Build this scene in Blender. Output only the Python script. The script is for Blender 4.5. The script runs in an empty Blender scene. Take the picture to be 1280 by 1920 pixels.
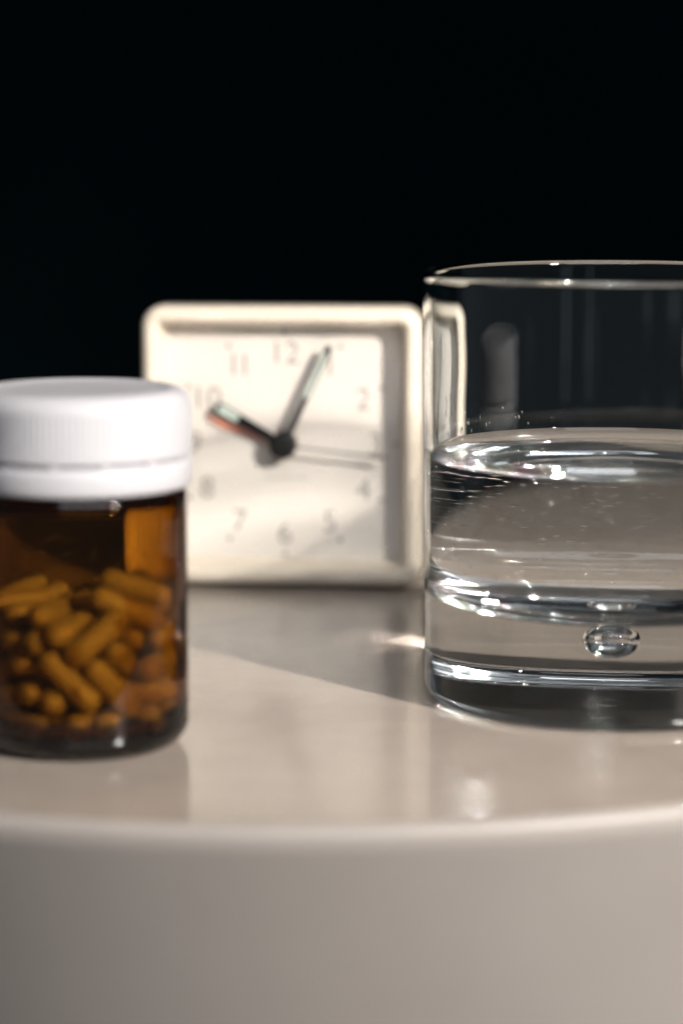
import bpy, bmesh, math, random
from mathutils import Vector, Matrix
R = math.radians
S = 1.0                       # script lengths are centimetres; one Blender unit is 10 cm
K = S / 0.01
scene = bpy.context.scene
COL = scene.collection
scene.unit_settings.scale_length = 0.01 / S
random.seed(11)

# ------------------------------------------------------------------ camera
CAM_H = 12.3
cam_d = bpy.data.cameras.new('camera'); cam = bpy.data.objects.new('camera', cam_d); COL.objects.link(cam)
cam.location = (0, 0, CAM_H * S)
cam.rotation_euler = (R(90 - 8.63), 0, 0)
cam_d.sensor_fit = 'VERTICAL'; cam_d.sensor_height = 36.0; cam_d.sensor_width = 24.0
cam_d.lens = 4840 * 36.0 / 1920
cam_d.clip_start = 0.01 * K; cam_d.clip_end = 50 * K
cam_d.dof.use_dof = True
cam_d.dof.focus_distance = 57.7 * S
cam_d.dof.aperture_fstop = cam_d.lens * 1e-3 / (1.4 * S)
cam_d.dof.aperture_blades = 0
scene.camera = cam

# ------------------------------------------------------------------ world, lamps, exposure
w = bpy.data.worlds.new('World'); scene.world = w; w.use_nodes = True
bg = w.node_tree.nodes['Background']; bg.inputs[0].default_value = (0.80, 0.92, 1.0, 1); bg.inputs[1].default_value = 0.07

def aim(o, target):
    d = Vector(target) - o.location
    o.rotation_euler = d.to_track_quat('-Z', 'Y').to_euler()

TGT = Vector((4.0, 59, 1.0)) * S
KEY = Vector((55.8, -10.0, 45.0)) * S        # the lamp stands in front of the table, to the right
kd = bpy.data.lights.new('key_lamp', 'SPOT'); key = bpy.data.objects.new('key_lamp', kd); COL.objects.link(key)
key.location = KEY
aim(key, TGT)
kd.energy = 26 * K * K; kd.color = (1.0, 0.935, 0.865); kd.shadow_soft_size = 0.42 * S
kd.spot_size = R(42); kd.spot_blend = 0.3
kd.cycles.is_caustics_light = True

def area(name, loc, target, sx, sy, power, color):
    d = bpy.data.lights.new(name, 'AREA'); o = bpy.data.objects.new(name, d); COL.objects.link(o)
    d.shape = 'RECTANGLE'; d.size = sx * K; d.size_y = sy * K; d.energy = power * K * K; d.color = color
    o.location = Vector(loc) * K; aim(o, Vector(target) * K); return o
# added glow disc behind the key lamp, throws the streak through the glass
gd = bpy.data.lights.new('caustic_fill', 'AREA'); caustic = bpy.data.objects.new('caustic_fill', gd); COL.objects.link(caustic)
gd.shape = 'DISK'; gd.size = 7.5 * S; gd.energy = 1.5 * K * K; gd.color = (1.0, 0.935, 0.865); gd.spread = R(50)
caustic.location = KEY + (KEY - TGT).normalized() * 2.0 * S; aim(caustic, TGT)
# added lights: high broad fill panel, and two dim strips for streaks in glass
area('fill_panel', (0.15, -0.75, 1.0), (0, 0.6, 0.03), 1.3, 0.8, 11.0, (0.92, 0.94, 1.0))
area('streak_strip', (0.35, -0.9, 0.35), (0, 0.5, 0.05), 0.16, 0.9, 0.05, (0.70, 0.86, 1.0))
area('streak_strip', (0.75, -0.8, 0.35), (0, 0.5, 0.05), 0.22, 0.9, 0.10, (0.75, 0.87, 1.0))

vs = scene.view_settings; vs.view_transform = 'Standard'; vs.look = 'None'; vs.exposure = 0; vs.gamma = 1
cy = scene.cycles
scene.render.engine = 'CYCLES'
cy.max_bounces = 28; cy.transmission_bounces = 24; cy.glossy_bounces = 12; cy.diffuse_bounces = 4; cy.transparent_max_bounces = 32
cy.caustics_reflective = True; cy.caustics_refractive = True
cy.sample_clamp_indirect = 0; cy.blur_glossy = 0.03

cy.use_guiding = True; cy.use_surface_guiding = True; cy.use_volume_guiding = False; cy.guiding_training_samples = 128; cy.surface_guiding_probability = 0.75
cy.use_denoising = True

# ------------------------------------------------------------------ helpers
def link(name, me, mats, parent=None, smooth=True):
    o = bpy.data.objects.new(name, me); COL.objects.link(o)
    for m in (mats if isinstance(mats, (list, tuple)) else [mats]): me.materials.append(m)
    if smooth and len(me.polygons):
        me.polygons.foreach_set('use_smooth', [True] * len(me.polygons))
    if parent is not None: o.parent = parent
    return o
def obj(name, bm, mats, parent=None, smooth=True, sharp=None):
    bm.verts.ensure_lookup_table()
    if sharp is not None:
        for e in bm.edges:
            if len(e.link_faces) == 2 and e.calc_face_angle(0) > R(sharp): e.smooth = False
    me = bpy.data.meshes.new(name); bm.to_mesh(me); bm.free(); me.update()
    return link(name, me, mats, parent, smooth)
def empty(name, loc, rz=0):
    o = bpy.data.objects.new(name, None); COL.objects.link(o)
    o.location = Vector(loc) * S; o.rotation_euler = (0, 0, rz); o.empty_display_size = S
    return o
def tag(o, label, cat, group=None, kind=None):
    o['label'] = label; o['category'] = cat
    if group: o['group'] = group
    if kind: o['kind'] = kind
    return o
def bez(p, n=10):
    """quarter-round through p0, corner, p1"""
    (ax, az), (bx, bz), (cx, cz) = p
    # circular-ish: rational quadratic with weight cos45
    out = []
    for i in range(n + 1):
        t = i / n; w_ = 0.7071
        k0, k1, k2 = (1 - t) ** 2, 2 * t * (1 - t) * w_, t * t
        d = k0 + k1 + k2
        out.append(((k0 * ax + k1 * bx + k2 * cx) / d, (k0 * az + k1 * bz + k2 * cz) / d))
    return out
def lathe(bm, prof, seg, closed=False, radial=None):
    """revolve (r, z) points; faces point to the right of the walking direction (outward when walking up the outside)"""
    rows = []
    for (r, z) in prof:
        if r < 1e-6: rows.append([bm.verts.new((0, 0, z * S))])
        else:
            row = []
            for k in range(seg):
                a = 2 * math.pi * k / seg
                rr = r if radial is None else radial(r, z, a, k)
                row.append(bm.verts.new((rr * math.cos(a) * S, rr * math.sin(a) * S, z * S)))
            rows.append(row)
    n = len(rows); faces = []
    for i in range(n if closed else n - 1):
        A, B = rows[i], rows[(i + 1) % n]
        for k in range(seg):
            q = (k + 1) % seg
            if len(A) == 1 and len(B) == 1: continue
            if len(A) == 1: f = bm.faces.new((A[0], B[q], B[k]))
            elif len(B) == 1: f = bm.faces.new((A[k], A[q], B[0]))
            else: f = bm.faces.new((A[k], A[q], B[q], B[k]))
            faces.append(f)
    return faces

# ------------------------------------------------------------------ materials
def mat(name):
    m = bpy.data.materials.new(name); m.use_nodes = True
    nt = m.node_tree
    return m, nt, nt.nodes, nt.links, nt.nodes['Principled BSDF']
def plain(name, col, rough=0.5, spec=0.5, bump=0, bscale=300, var=0.0, vscale=80, sss=0):
    m, nt, N, Lk, b = mat(name)
    b.inputs['Base Color'].default_value = (*col, 1); b.inputs['Roughness'].default_value = rough
    b.inputs['Specular IOR Level'].default_value = spec
    tc = N.new('ShaderNodeTexCoord')
    if var:
        t = N.new('ShaderNodeTexNoise'); t.inputs['Scale'].default_value = vscale / K; t.inputs['Detail'].default_value = 5
        Lk.new(tc.outputs['Object'], t.inputs['Vector'])
        mx = N.new('ShaderNodeMix'); mx.data_type = 'RGBA'
        mx.inputs[6].default_value = (*[c * (1 - var) for c in col], 1); mx.inputs[7].default_value = (*[min(1, c * (1 + var)) for c in col], 1)
        Lk.new(t.outputs['Fac'], mx.inputs[0]); Lk.new(mx.outputs[2], b.inputs['Base Color'])
    if bump:
        t2 = N.new('ShaderNodeTexNoise'); t2.inputs['Scale'].default_value = bscale / K; t2.inputs['Detail'].default_value = 4
        Lk.new(tc.outputs['Object'], t2.inputs['Vector'])
        bp = N.new('ShaderNodeBump'); bp.inputs['Strength'].default_value = bump; bp.inputs['Distance'].default_value = 0.0003 * K
        Lk.new(t2.outputs['Fac'], bp.inputs['Height']); Lk.new(bp.outputs['Normal'], b.inputs['Normal'])
    if sss:
        b.inputs['Subsurface Weight'].default_value = sss; b.inputs['Subsurface Radius'].default_value = (0.003, 0.002, 0.0015); b.inputs['Subsurface Scale'].default_value = 0.5
    return m
def glassy(name, ior, col=(1, 1, 1), rough=0.0, wob=0, wscale=60):
    m = bpy.data.materials.new(name); m.use_nodes = True; nt = m.node_tree; N = nt.nodes
    N.remove(N['Principled BSDF'])
    g = N.new('ShaderNodeBsdfGlass'); g.inputs['Color'].default_value = (*col, 1); g.inputs['IOR'].default_value = ior; g.inputs['Roughness'].default_value = rough
    nt.links.new(g.outputs[0], N['Material Output'].inputs['Surface'])
    return m

# table: cream lacquer with faint smudges
m_table, nt, N, Lk, b = mat('cream_lacquer')
tc = N.new('ShaderNodeTexCoord')
n1 = N.new('ShaderNodeTexNoise'); n1.inputs['Scale'].default_value = 42 / K; n1.inputs['Detail'].default_value = 6; n1.inputs['Roughness'].default_value = 0.6
n2 = N.new('ShaderNodeTexVoronoi'); n2.inputs['Scale'].default_value = 55 / K
Lk.new(tc.outputs['Object'], n1.inputs['Vector']); Lk.new(tc.outputs['Object'], n2.inputs['Vector'])
r1 = N.new('ShaderNodeValToRGB'); r1.color_ramp.elements[0].position = 0.36; r1.color_ramp.elements[1].position = 0.6
r1.color_ramp.elements[0].color = (0.285, 0.243, 0.207, 1); r1.color_ramp.elements[1].color = (0.318, 0.272, 0.232, 1)
b.inputs['IOR'].default_value = 1.72
r2 = N.new('ShaderNodeValToRGB'); r2.color_ramp.elements[0].position = 0.02; r2.color_ramp.elements[1].position = 0.055
r2.color_ramp.elements[0].color = (0.55, 0.54, 0.52, 1); r2.color_ramp.elements[1].color = (1, 1, 1, 1)
mul = N.new('ShaderNodeMix'); mul.data_type = 'RGBA'; mul.blend_type = 'MULTIPLY'; mul.inputs[0].default_value = 1
Lk.new(n1.outputs['Fac'], r1.inputs[0]); Lk.new(n2.outputs['Distance'], r2.inputs[0])
Lk.new(r1.outputs[0], mul.inputs[6]); Lk.new(r2.outputs[0], mul.inputs[7]); Lk.new(mul.outputs[2], b.inputs['Base Color'])
mr = N.new('ShaderNodeMapRange'); mr.inputs['To Min'].default_value = 0.14; mr.inputs['To Max'].default_value = 0.22
Lk.new(n1.outputs['Fac'], mr.inputs['Value']); Lk.new(mr.outputs[0], b.inputs['Roughness'])
n3 = N.new('ShaderNodeTexNoise'); n3.inputs['Scale'].default_value = 900 / K; n3.inputs['Detail'].default_value = 3
Lk.new(tc.outputs['Object'], n3.inputs['Vector'])
bp = N.new('ShaderNodeBump'); bp.inputs['Strength'].default_value = 0.05; bp.inputs['Distance'].default_value = 0.0002 * K
Lk.new(n3.outputs['Fac'], bp.inputs['Height']); Lk.new(bp.outputs['Normal'], b.inputs['Normal'])

m_tside = plain('satin_table_edge', (0.245, 0.222, 0.205), 0.5, 0.4, bump=0.04, bscale=700, var=0.10, vscale=26)
m_back = plain('black_backdrop_cloth', (0.0025, 0.0072, 0.0088), 0.95, 0.0, var=0.3, vscale=6)
m_cap = plain('white_plastic', (0.41, 0.405, 0.425), 0.42, 0.4, bump=0.1, bscale=500, var=0.02)
m_capmark = plain('grey_scuff', (0.30, 0.27, 0.29), 0.6)
m_frame = plain('cream_plastic', (0.57, 0.50, 0.41), 0.38, 0.4, bump=0.08, bscale=400, var=0.03)
m_dial = plain('ivory_dial_card', (0.52, 0.48, 0.435), 0.75, 0.15, var=0.015)
m_num = plain('grey_dial_print', (0.20, 0.178, 0.16), 0.7, 0.1)
m_faint = plain('pale_dial_print', (0.38, 0.345, 0.31), 0.7, 0.1)
m_black = plain('black_hand_paint', (0.006, 0.007, 0.008), 0.6, 0.15)
m_hub = plain('black_hub_plastic', (0.007, 0.007, 0.007), 0.55, 0.2)
m_lume = plain('pale_green_paint', (0.36, 0.42, 0.37), 0.6, 0.2)
m_case = plain('dark_case_plastic', (0.035, 0.028, 0.024), 0.5, 0.3)
m_second = plain('grey_second_hand', (0.12, 0.11, 0.10), 0.4, 0.4)
m_alarm = plain('salmon_red_paint', (0.85, 0.36, 0.26), 0.55, 0.2)
m_capsule = plain('beige_capsule_shell', (0.26, 0.215, 0.09), 0.5, 0.5, var=0.08, vscale=120)
m_glass = glassy('clear_glass', 1.5, (0.985, 0.995, 0.995))
m_water_top = glassy('water_air_surface', 1.333)
m_water_side = glassy('water_glass_surface', 1.333 / 1.5)
m_bubble_glass = glassy('air_in_glass', 1 / 1.5)
m_bubble_water = glassy('air_in_water', 1 / 1.333)

# amber glass: real refraction, colour from absorption in the wall
m_amber = glassy('amber_glass', 1.5); nt = m_amber.node_tree
va = nt.nodes.new('ShaderNodeVolumeAbsorption')
va.inputs['Density'].default_value = 1400 / K; va.inputs['Color'].default_value = (0.78, 0.595, 0.05, 1)
nt.links.new(va.outputs[0], nt.nodes['Material Output'].inputs['Volume'])

# ------------------------------------------------------------------ setting: backdrop
bm = bmesh.new()
pts = [(-180, 150), (-90, 172), (0, 180), (90, 172), (180, 150)]
cols = []
for i in range(33):
    t = -1 + 2 * i / 32
    x = 200 * t; y = 185 - 45 * t * t
    cols.append([bm.verts.new((x * S, y * S, z * S)) for z in (-90, 30, 190)])
for i in range(32):
    for j in range(2):
        bm.faces.new((cols[i][j], cols[i + 1][j], cols[i + 1][j + 1], cols[i][j + 1]))
backdrop = obj('backdrop', bm, m_back); backdrop['kind'] = 'structure'

# ------------------------------------------------------------------ side table
TR = 27.0
table = empty('side_table', (-1.0, 44.05 + TR, -30)); tag(table, 'cream lacquered side table with curved front edge carrying the clock, bottle and glass', 'table')
def oval(bm):
    for v in bm.verts: v.co.x *= 0.83        # a slightly oval top
E0 = 0.24
bm = bmesh.new()
lathe(bm, [(TR - E0, 30), (16, 30), (12, 30), (6, 30), (0, 30)], 224); oval(bm)
obj('table_top', bm, m_table, table)
prof = [(0, 0), (TR - 9.0, 0), (TR - 9.2, 2), (TR - 8.4, 8), (TR - 6.4, 15), (TR - 4.6, 19.5)]
prof += [(TR - .03 - 0.36 * t, 29.58 - t) for t in (8, 6, 4, 2, 1, .4, .1)]
prof += [(TR - .03, 29.58), (TR - .02, 29.70)]
prof += bez(((TR - .015, 30 - E0), (TR, 30), (TR - E0, 30)), 12)
bm = bmesh.new(); lathe(bm, prof, 224); oval(bm)
obj('table_side', bm, m_tside, table)

# ------------------------------------------------------------------ alarm clock
clock = empty('alarm_clock', (-1.59, 67.4, 0), R(-5)); tag(clock, 'square cream alarm clock with ivory dial standing behind the pill bottle', 'clock')
def rrect(hx, hz, rad, n=8):
    pts = []
    for cx, cz, a0 in ((hx - rad, hz - rad, 0), (-hx + rad, hz - rad, 90), (-hx + rad, -hz + rad, 180), (hx - rad, -hz + rad, 270)):
        for i in range(n + 1):
            a = R(a0 + 90 * i / n); pts.append((cx + rad * math.cos(a), cz + rad * math.sin(a)))
    return pts
CZ = 3.79                      # dial centre height
def loft(bm, rings, cap_first=False, cap_last=False, closed=False):
    rows = [[bm.verts.new((x * S, y * S, (z + CZ) * S)) for x, z in pts] for y, pts in rings]
    n = len(rows[0])
    for A, B in zip(rows, rows[1:]):
        for k in range(n):
            q = (k + 1) % n; bm.faces.new((A[k], A[q], B[q], B[k]))
    if cap_first: bm.faces.new(rows[0][::-1])
    if cap_last: bm.faces.new(rows[-1])
H = 3.70; RAD = 0.55
rings = [(1.25, rrect(H - .25, H - .25, .4)), (1.25, rrect(H - .06, H - .06, RAD)), (1.2, rrect(H, H, RAD)), (0.25, rrect(H, H, RAD)), (0.12, rrect(H - .03, H - .03, RAD)), (0.03, rrect(H - .12, H - .12, RAD - .08)),
         (0.0, rrect(H - .22, H - .22, RAD - .15)), (0.0, rrect(3.36, 3.36, .30)), (0.04, rrect(3.30, 3.30, .25)), (0.10, rrect(3.27, 3.27, .22)), (0.92, rrect(3.10, 3.10, .12))]
bm = bmesh.new(); loft(bm, rings[::-1]); bmesh.ops.recalc_face_normals(bm, faces=bm.faces)
obj('frame', bm, m_frame, clock)
bm = bmesh.new(); loft(bm, [(3.4, rrect(3.1, 3.1, .5)), (3.3, rrect(3.3, 3.3, .5)), (1.0, rrect(3.5, 3.5, .5)), (1.0, rrect(3.2, 3.2, .4))], True, True); bmesh.ops.recalc_face_normals(bm, faces=bm.faces)
case = obj('case', bm, m_case, clock, sharp=35)
for fx in (-2.4, 2.4):
    bm = bmesh.new(); lathe(bm, [(0, 0), (.28, 0), (.3, .05), (.3, .32), (0, .32)], 16)
    f = obj('foot', bm, m_case, clock, sharp=40); f.location = (fx * S, 2.6 * S, 0)
    f2 = f.copy(); COL.objects.link(f2); f2.location = (fx * S, 1.5 * S, 0)
bm = bmesh.new(); loft(bm, [(0.90, rrect(3.12, 3.12, .1)), (0.98, rrect(3.12, 3.12, .1))], True, True); bmesh.ops.recalc_face_normals(bm, faces=bm.faces)
dial = obj('dial', bm, m_dial, clock, smooth=False)
def text_mesh(s, size):
    cu = bpy.data.curves.new('numeral', 'FONT'); cu.body = s; cu.size = size * S; cu.align_x = 'CENTER'; cu.align_y = 'CENTER'
    cu.extrude = 0.004 * S; cu.resolution_u = 3; cu.offset = -0.006 * S
    o = bpy.data.objects.new('numeral_source', cu); COL.objects.link(o)
    dg = bpy.context.evaluated_depsgraph_get()
    me = bpy.data.meshes.new_from_object(o.evaluated_get(dg)); bpy.data.objects.remove(o)
    xs = [v.co.x for v in me.vertices]; ys = [v.co.y for v in me.vertices]
    dx = (min(xs) + max(xs)) / 2; dy = (min(ys) + max(ys)) / 2
    for v in me.vertices: v.co.x -= dx; v.co.y -= dy
    me.name = 'numeral'; return me
for h in range(1, 13):
    a = R(30 * h); r = 2.42
    for k, ch in enumerate(str(h)):
        o = link('numeral_digit', text_mesh(ch, 0.86), m_num, dial, smooth=False)
        off = 0 if h < 10 else (k - .5) * (.42 if h != 11 else .30)
        o.location = ((r * math.sin(a) + off) * S, 0.895 * S, (CZ + r * math.cos(a)) * S); o.rotation_euler = (R(90), 0, 0)
    bm = bmesh.new(); bmesh.ops.create_cone(bm, cap_ends=True, segments=14, radius1=.07 * S, radius2=.06 * S, depth=.02 * S)
    o = obj('hour_dot', bm, m_num, dial, smooth=False)
    o.location = (2.98 * math.sin(a) * S, 0.893 * S, (CZ + 2.98 * math.cos(a)) * S); o.rotation_euler = (R(90), 0, 0)
# a line of print too blurred to read below the hub
bm = bmesh.new()
x = -.55
while x < .55:
    wd = random.choice((.05, .07, .09)); hh = random.choice((.06, .06, .085))
    bmesh.ops.create_cube(bm, size=1, matrix=Matrix.Translation(((x + wd / 2) * S, .896 * S, (CZ - .93) * S)) @ Matrix.Diagonal((wd * S, .006 * S, hh * S, 1)))
    x += wd + .035
obj('dial_print', bm, m_faint, dial, smooth=False)
def plate(bm, pts, y, th):
    """flat hand: outline (x along the hand's length up, in the dial plane) between y-th and y"""
    A = [bm.verts.new((px * S, (y - th) * S, pz * S)) for px, pz in pts]; B = [bm.verts.new((px * S, y * S, pz * S)) for px, pz in pts]
    bm.faces.new(A); bm.faces.new(B[::-1])
    for k in range(len(pts)):
        q = (k + 1) % len(pts); bm.faces.new((A[k], B[k], B[q], A[q]))
    bmesh.ops.recalc_face_normals(bm, faces=bm.faces)
def hand(name, pts, y, th, ang, m):
    bm = bmesh.new(); plate(bm, pts, y, th)
    o = obj(name, bm, m, clock, smooth=False); o.location = (0, 0, CZ * S); o.rotation_euler = (0, R(ang), 0)
    return o
ha = hand('alarm_hand', [(-.06, -.3), (.06, -.3), (.07, .5), (.13, 1.25), (.13, 1.75), (.0, 2.2), (-.13, 1.75), (-.13, 1.25), (-.07, .5)], .80, .02, 289, m_alarm)
bm = bmesh.new(); lathe(bm, [(0, 0), (.335, 0), (.335, .08), (.31, .1), (0, .1)], 32)
o = obj('alarm_disc', bm, m_alarm, clock, sharp=40); o.location = (0, .80 * S, CZ * S); o.rotation_euler = (R(90), 0, 0)
hh = hand('hour_hand', [(-.11, -.05), (.11, -.05), (.12, .5), (.16, 1.97), (.09, 2.07), (-.09, 2.07), (-.16, 1.97), (-.12, .5)], .58, .03, 299.5, m_black)
bm = bmesh.new(); plate(bm, [(-.11, 1.38), (.11, 1.38), (.12, 1.90), (.06, 1.98), (-.06, 1.98), (-.12, 1.90)], .55, .012); obj('lume_strip', bm, m_lume, hh, smooth=False)
mh = hand('minute_hand', [(-.095, -.05), (.095, -.05), (.09, 1.4), (.095, 2.85), (.05, 2.92), (-.05, 2.92), (-.095, 2.85), (-.09, 1.4)], .46, .03, 25.2, m_black)
bm = bmesh.new(); plate(bm, [(-.06, 1.42), (.06, 1.42), (.045, 2.70), (-.045, 2.70)], .43, .012); obj('lume_strip', bm, m_lume, mh, smooth=False)
hand('second_hand', [(-.034, -.3), (.034, -.3), (.034, 2.35), (.06, 2.38), (.06, 2.78), (-.06, 2.78), (-.06, 2.38), (-.034, 2.35)], .36, .02, 96, m_second)
bm = bmesh.new(); lathe(bm, [(0, 0), (.36, 0)] + bez(((.36, .42), (.36, .52), (.24, .52)), 5) + [(0, .53)], 32)
o = obj('hub', bm, m_hub, clock, sharp=50); o.location = (0, .78 * S, CZ * S); o.rotation_euler = (R(90), 0, 0)

# ------------------------------------------------------------------ pill bottle
BX, BY = -5.16, 50.5
bottle = empty('pill_bottle', (BX, BY, 0)); tag(bottle, 'amber glass pill bottle with white ribbed screw cap, half full of capsules', 'bottle')
BR = 2.11; JH = 5.22
outer = [(0, .12), (1.2, .10), (1.5, .0)] + bez(((1.66, 0), (BR - .02, 0), (BR, .48)), 12) + [(BR, .50), (BR, .56), (BR, .9), (BR, 2), (BR, 3.5), (BR, JH - .5), (BR, JH - .32), (BR, JH - .27)] + bez(((BR, JH - .25), (BR, JH), (BR - .22, JH + .02)), 6) + [(1.86, JH + .04), (1.86, 6.6)]
inner = [(1.70, 6.6), (1.70, JH - .1)] + bez(((1.70, JH - .12), (1.92, JH - .15), (1.92, JH - .4)), 5) + [(1.92, JH - .44), (1.92, JH - .55), (1.92, JH - 1), (1.92, 2), (1.92, 1.2), (1.92, 1.05), (1.92, .98)] + bez(((1.92, .95), (1.92, .42), (1.5, .40)), 8) + [(.8, .42), (0, .46)]
bm = bmesh.new(); lathe(bm, outer + inner, 96); obj('jar', bm, m_amber, bottle, sharp=60)
CR = 2.215; NR = 110
def ribs(r, z, a, k):
    if r < CR - .03 or not (5.92 < z < 6.78): return r
    return r - (0.018 if k % 4 in (0, 1) else 0)
zt = 7.12
capp = [(0, zt - .05), (1.5, zt - .05), (1.65, zt - .04), (1.75, zt - .01), (1.80, zt)] + bez(((1.85, zt), (CR - .02, zt), (CR - .01, zt - .34)), 8) + [(CR, zt - .38), (CR, zt - .42), (CR, 5.90), (CR, 5.86)] + [(CR - .04, 5.82), (CR - .13, 5.80), (1.9, 5.80)]
capp = capp[::-1]
bm = bmesh.new(); lathe(bm, capp, NR * 4, radial=ribs); obj('screw_cap', bm, m_cap, bottle, sharp=70)
rp = [(1.92, 5.75), (CR - .12, 5.75), (CR - .04, 5.73), (CR - .01, 5.66), (CR, 5.55), (CR, 5.29), (CR - .03, 5.21), (CR - .12, 5.19), (1.92, 5.19)]
bm = bmesh.new(); lathe(bm, rp[::-1], 128, closed=True); ring = obj('tamper_ring', bm, m_cap, bottle)
bm = bmesh.new(); lathe(bm, [(2.09, 5.7), (2.09, 5.82)], 96); obj('cap_skirt', bm, m_cap, bottle)
for k in range(14):
    a = 2 * math.pi * k / 14 + .1
    bm = bmesh.new(); bmesh.ops.create_cube(bm, size=1, matrix=Matrix.Rotation(a, 4, 'Z') @ Matrix.Translation(((CR - .09) * S, 0, 5.775 * S)) @ Matrix.Diagonal((.1 * S, .16 * S, .14 * S, 1)))
    obj('bridge', bm, m_cap, ring, smooth=False)

# ------------------------------------------------------------------ capsules in the bottle
CAPS=[(1.25,-0.45,0.67,-0.24,0.97,0.00),(-0.22,-0.65,0.67,-0.21,-0.98,0.00),(1.51,0.45,0.67,-0.29,0.96,0.00),(-0.68,1.08,0.67,-0.99,0.17,0.00),(-1.55,0.27,0.67,-0.17,-0.98,0.00),(0.86,0.98,0.67,0.21,-0.98,0.00),(-1.07,0.13,0.67,-0.21,-0.98,0.00),(0.25,0.19,0.67,0.79,-0.61,0.00),(0.28,1.16,0.67,0.27,-0.96,0.00),(0.67,-1.07,0.67,-0.22,-0.98,0.00),(-1.10,0.39,1.22,-0.98,0.15,0.14),(0.60,1.14,1.27,-0.24,0.88,-0.41),(0.15,-1.16,0.67,0.21,0.98,0.00),(1.31,0.05,1.14,-0.59,0.80,0.05),(0.44,1.53,1.64,-0.83,0.24,-0.50),(-0.86,0.86,1.11,-0.98,0.17,0.02),(-0.65,-0.29,0.67,0.21,0.98,0.00),(-1.11,-1.12,0.67,-0.71,0.70,0.00),(1.35,0.82,1.32,-0.51,0.85,-0.12),(-0.68,-0.94,1.24,0.40,0.91,-0.09),(-1.06,-0.61,1.14,-0.40,-0.91,0.07),(0.70,-1.46,1.39,-0.58,-0.28,0.76),(0.89,-0.87,1.22,0.98,0.17,-0.11),(-0.24,1.28,1.12,-0.72,0.51,-0.46),(-0.22,-1.14,1.16,-0.42,-0.91,-0.03),(0.63,0.14,1.17,0.55,-0.84,0.05),(0.16,-0.06,1.12,-0.56,0.83,0.07),(1.03,0.84,1.92,-0.94,0.30,0.16),(1.50,-0.47,1.68,-0.30,-0.95,-0.03),(0.01,-0.32,1.54,-0.79,0.58,-0.21),(-0.51,1.09,1.52,-0.70,0.61,-0.37),(-0.97,-0.63,1.72,0.82,0.55,0.15),(0.85,-1.01,1.85,0.13,0.88,-0.45),(-0.93,0.68,1.62,-0.86,0.51,-0.01),(-0.14,1.28,1.93,-0.52,0.64,-0.57),(-1.26,-0.10,1.44,-0.73,-0.39,-0.56),(-0.64,-1.01,1.75,-0.84,-0.50,0.21),(0.77,0.41,1.89,0.95,-0.31,-0.08),(-1.57,0.00,1.83,-0.00,-1.00,0.08),(0.68,-0.08,1.82,-0.82,0.36,-0.44),(-0.10,-1.61,1.56,0.70,-0.05,-0.72),(0.42,-1.55,2.43,-0.75,-0.21,-0.63),(-0.68,0.99,1.99,-0.72,0.58,-0.38),(-0.31,-0.12,2.16,0.59,-0.81,-0.01),(-1.16,-0.61,2.21,-0.13,-0.98,0.18),(0.59,1.46,2.31,0.79,-0.35,0.49),(0.39,0.54,2.46,-0.80,-0.55,-0.23),(-0.22,1.58,2.40,-0.85,-0.12,-0.52),(-1.57,0.10,2.33,-0.06,-0.99,0.08),(1.57,-0.13,2.22,0.09,1.00,-0.03),(0.33,-1.08,2.05,-0.47,-0.14,-0.87),(-0.70,-0.97,2.28,-0.11,-0.99,0.02),(-0.97,1.27,2.46,-0.66,-0.50,-0.57),(0.66,-0.47,2.26,-0.71,0.70,-0.03),(-0.09,-1.18,2.53,-0.45,-0.88,-0.11),(1.11,0.47,2.38,-0.57,-0.82,-0.01),(0.12,1.14,2.73,-0.91,-0.08,-0.40),(1.32,0.80,2.91,0.46,-0.85,-0.27),(0.52,0.21,2.84,-0.97,-0.25,-0.07),(0.94,-0.92,2.86,-0.91,-0.09,0.41),(-0.92,0.68,2.40,-0.39,-0.50,-0.77),(-1.34,0.82,2.89,-0.51,-0.84,-0.19),(0.74,-0.34,2.74,0.95,0.06,-0.31),(-0.48,-0.94,2.74,-0.34,-0.93,0.16),(0.06,0.62,2.85,0.91,0.15,0.39),(-0.85,-0.25,2.68,0.80,0.60,-0.05),(1.06,-0.19,3.15,-0.93,0.27,0.23),(-1.23,0.06,2.84,0.80,0.60,-0.04)]

def capsule_mesh():
    bm = bmesh.new(); r = .25; hl = .5
    prof = [(0, -hl - r)] + [(r * .985 * math.cos(R(t)), -hl + r * .985 * math.sin(R(t))) for t in (-78, -60, -40, -20, 0)] + [(r * .985, .12), (r, .13)] + [(r * math.cos(R(t)), hl + r * math.sin(R(t))) for t in (0, 20, 40, 60, 78)] + [(0, hl + r)]
    lathe(bm, prof, 20)
    me = bpy.data.meshes.new('capsule'); bm.to_mesh(me); bm.free()
    me.polygons.foreach_set('use_smooth', [True] * len(me.polygons)); me.materials.append(m_capsule)
    return me
cme = capsule_mesh()
first = None
for (x, y, z, dx, dy, dz) in CAPS:
    if first is None:
        o = first = bpy.data.objects.new('capsule', cme)
    else:
        o = first.copy()
    COL.objects.link(o)
    o.location = ((BX + x) * S, (BY + y) * S, z * S)
    o.rotation_euler = Vector((dx, dy, dz)).to_track_quat('Z', 'Y').to_euler()
    tag(o, 'beige two piece capsule lying in the pile inside the amber pill bottle', 'capsule', 'capsules inside the amber pill bottle')

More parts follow.
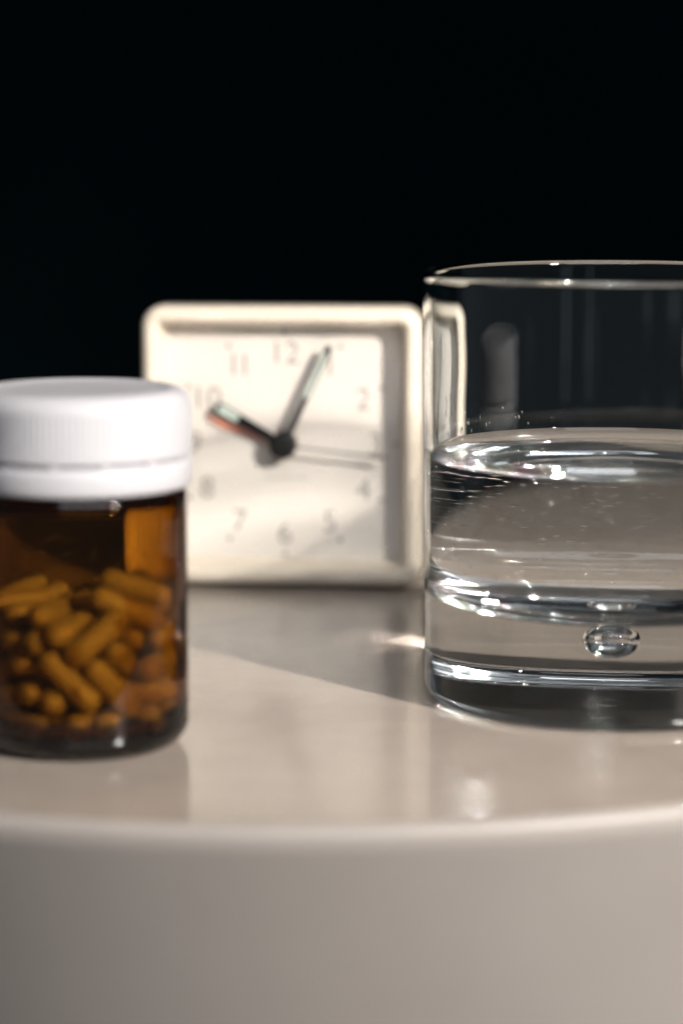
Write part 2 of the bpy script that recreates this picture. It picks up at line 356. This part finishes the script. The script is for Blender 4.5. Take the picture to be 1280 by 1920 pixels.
# ------------------------------------------------------------------ drinking glass with water
GX, GY = 5.85, 55.0
glass = empty('drinking_glass', (GX, GY, 0)); tag(glass, 'clear straight tumbler with thick base, half full of water, beside the clock', 'drinking glass')
WL = 5.13
go = [(0, .10), (1.6, .08), (3.2, .03), (3.68, 0.0)] + bez(((3.78, 0), (4.02, 0), (4.04, .25)), 12) + [(4.0405, .27), (4.041, .32), (4.043, .5), (4.05, 1.2), (4.06, 2.5), (4.07, 4), (4.09, 6), (4.115, 8), (4.125, 8.6), (4.13, 8.95)]
rim = [(4.132 - .115 + .115 * math.cos(R(t)), 9.04 + .115 * math.sin(R(t))) for t in range(0, 181, 15)]
gi_top = [(3.900 - .045 * (i / 36) - .013 * math.exp(-((8.9 - .1 * i - 7.15) / .8) ** 2), 8.9 - .1 * i) for i in range(35)] + [(3.855, WL + .25)]
wp = [(3.855, WL + .25), (3.852, 4.5), (3.85, 3.6), (3.85, 3.2), (3.85, 3.05)] + bez(((3.85, 3.0), (3.85, 2.12), (2.75, 2.06)), 14) + [(2.0, 2.03), (1.0, 2.0), (0, 1.99)]
bm = bmesh.new(); lathe(bm, go + rim + gi_top, 160); gm = obj('glass_body', bm, m_glass, glass)
# air bubble inside the base
bm = bmesh.new()
bp_ = [(0, -.30), (.12, -.29), (.25, -.24), (.35, -.15), (.41, -.03), (.42, .06), (.38, .16), (.28, .24), (.14, .28), (0, .285)]
lathe(bm, bp_, 64); o = obj('air_bubble', bm, m_bubble_glass, glass); o.location = (0, 0, 1.40 * S); o.scale = (1, 1, 1.2)
# water
water = empty('drinking_water', (GX, GY, 0)); tag(water, 'clear still water with tiny bubbles filling the lower half of the tumbler', 'water', kind='thing')
top = [(3.855, WL + .25), (3.84, WL + .20), (3.80, WL + .13), (3.73, WL + .075), (3.62, WL + .03), (3.45, WL + .008), (3.2, WL), (2.0, WL), (1.0, WL), (0, WL)]
bm = bmesh.new()
f1 = lathe(bm, wp[::-1], 160)
f2 = lathe(bm, top, 160)
for f in f2: f.material_index = 1
bmesh.ops.remove_doubles(bm, verts=bm.verts, dist=1e-4 * S)
for e in bm.edges:
    if len(e.link_faces) == 2 and e.link_faces[0].material_index != e.link_faces[1].material_index: e.smooth = False
wo = obj('water_body', bm, [m_water_side, m_water_top], water)
# tiny bubbles clinging to the wall
bm = bmesh.new(); rnd = random.Random(4)
for i in range(950):
    a = R(rnd.uniform(5, 175) if rnd.random() < .8 else rnd.uniform(180, 360)); z = 2.9 + 2.1 * rnd.random() ** .8; r = rnd.choice((.007, .009, .011, .013, .016))
    R0 = 3.852 - r * 1.05
    M = Matrix.Rotation(a, 4, 'Z') @ Matrix.Translation((R0 * S, 0, z * S)) @ Matrix.Rotation(R(rnd.uniform(-12, 4)), 4, 'X') @ Matrix.Diagonal((.9, rnd.uniform(2, 5), 1, 1))
    bmesh.ops.create_icosphere(bm, subdivisions=1, radius=r * S, matrix=M)
for i in range(500):
    a = rnd.uniform(0, 2 * math.pi); t = rnd.random()
    q = bez(((3.85, 3.0), (3.85, 2.12), (2.75, 2.06)), 14)[3 + int(t * 8)]
    r = rnd.choice((.010, .014, .018)); R0 = q[0] - r * .9; z = q[1] + r * .9
    bmesh.ops.create_icosphere(bm, subdivisions=1, radius=r * S, matrix=Matrix.Translation((R0 * math.cos(a) * S, R0 * math.sin(a) * S, z * S)))
o = obj('fine_bubbles', bm, m_bubble_water, water); o['kind'] = 'stuff'
# splashed drops on the inner wall above the water
bm = bmesh.new()
for i in range(24):
    a = R(rnd.choice((rnd.gauss(140, 7), rnd.gauss(152, 5), rnd.uniform(95, 170)))); z = WL + .32 + .5 * rnd.random() ** 1.7; r = rnd.choice((.012, .018, .022, .03))
    M = Matrix.Rotation(a, 4, 'Z') @ Matrix.Translation((3.856 * S, 0, z * S)) @ Matrix.Diagonal((.45, 1, rnd.uniform(1.2, 2.4), 1))
    bmesh.ops.create_icosphere(bm, subdivisions=2, radius=r * S, matrix=M)
o = obj('splash_drops', bm, m_water_top, water); o['kind'] = 'stuff'

for o in list(COL.objects):
    if o.type == 'MESH':
        n = o.name.split('.')[0]
        if n in ('glass_body', 'water_body', 'jar'): o.cycles.is_caustics_caster = True
        elif n not in ('backdrop', 'air_bubble', 'fine_bubbles', 'splash_drops', 'screw_cap', 'tamper_ring', 'bridge'): o.cycles.is_caustics_receiver = True
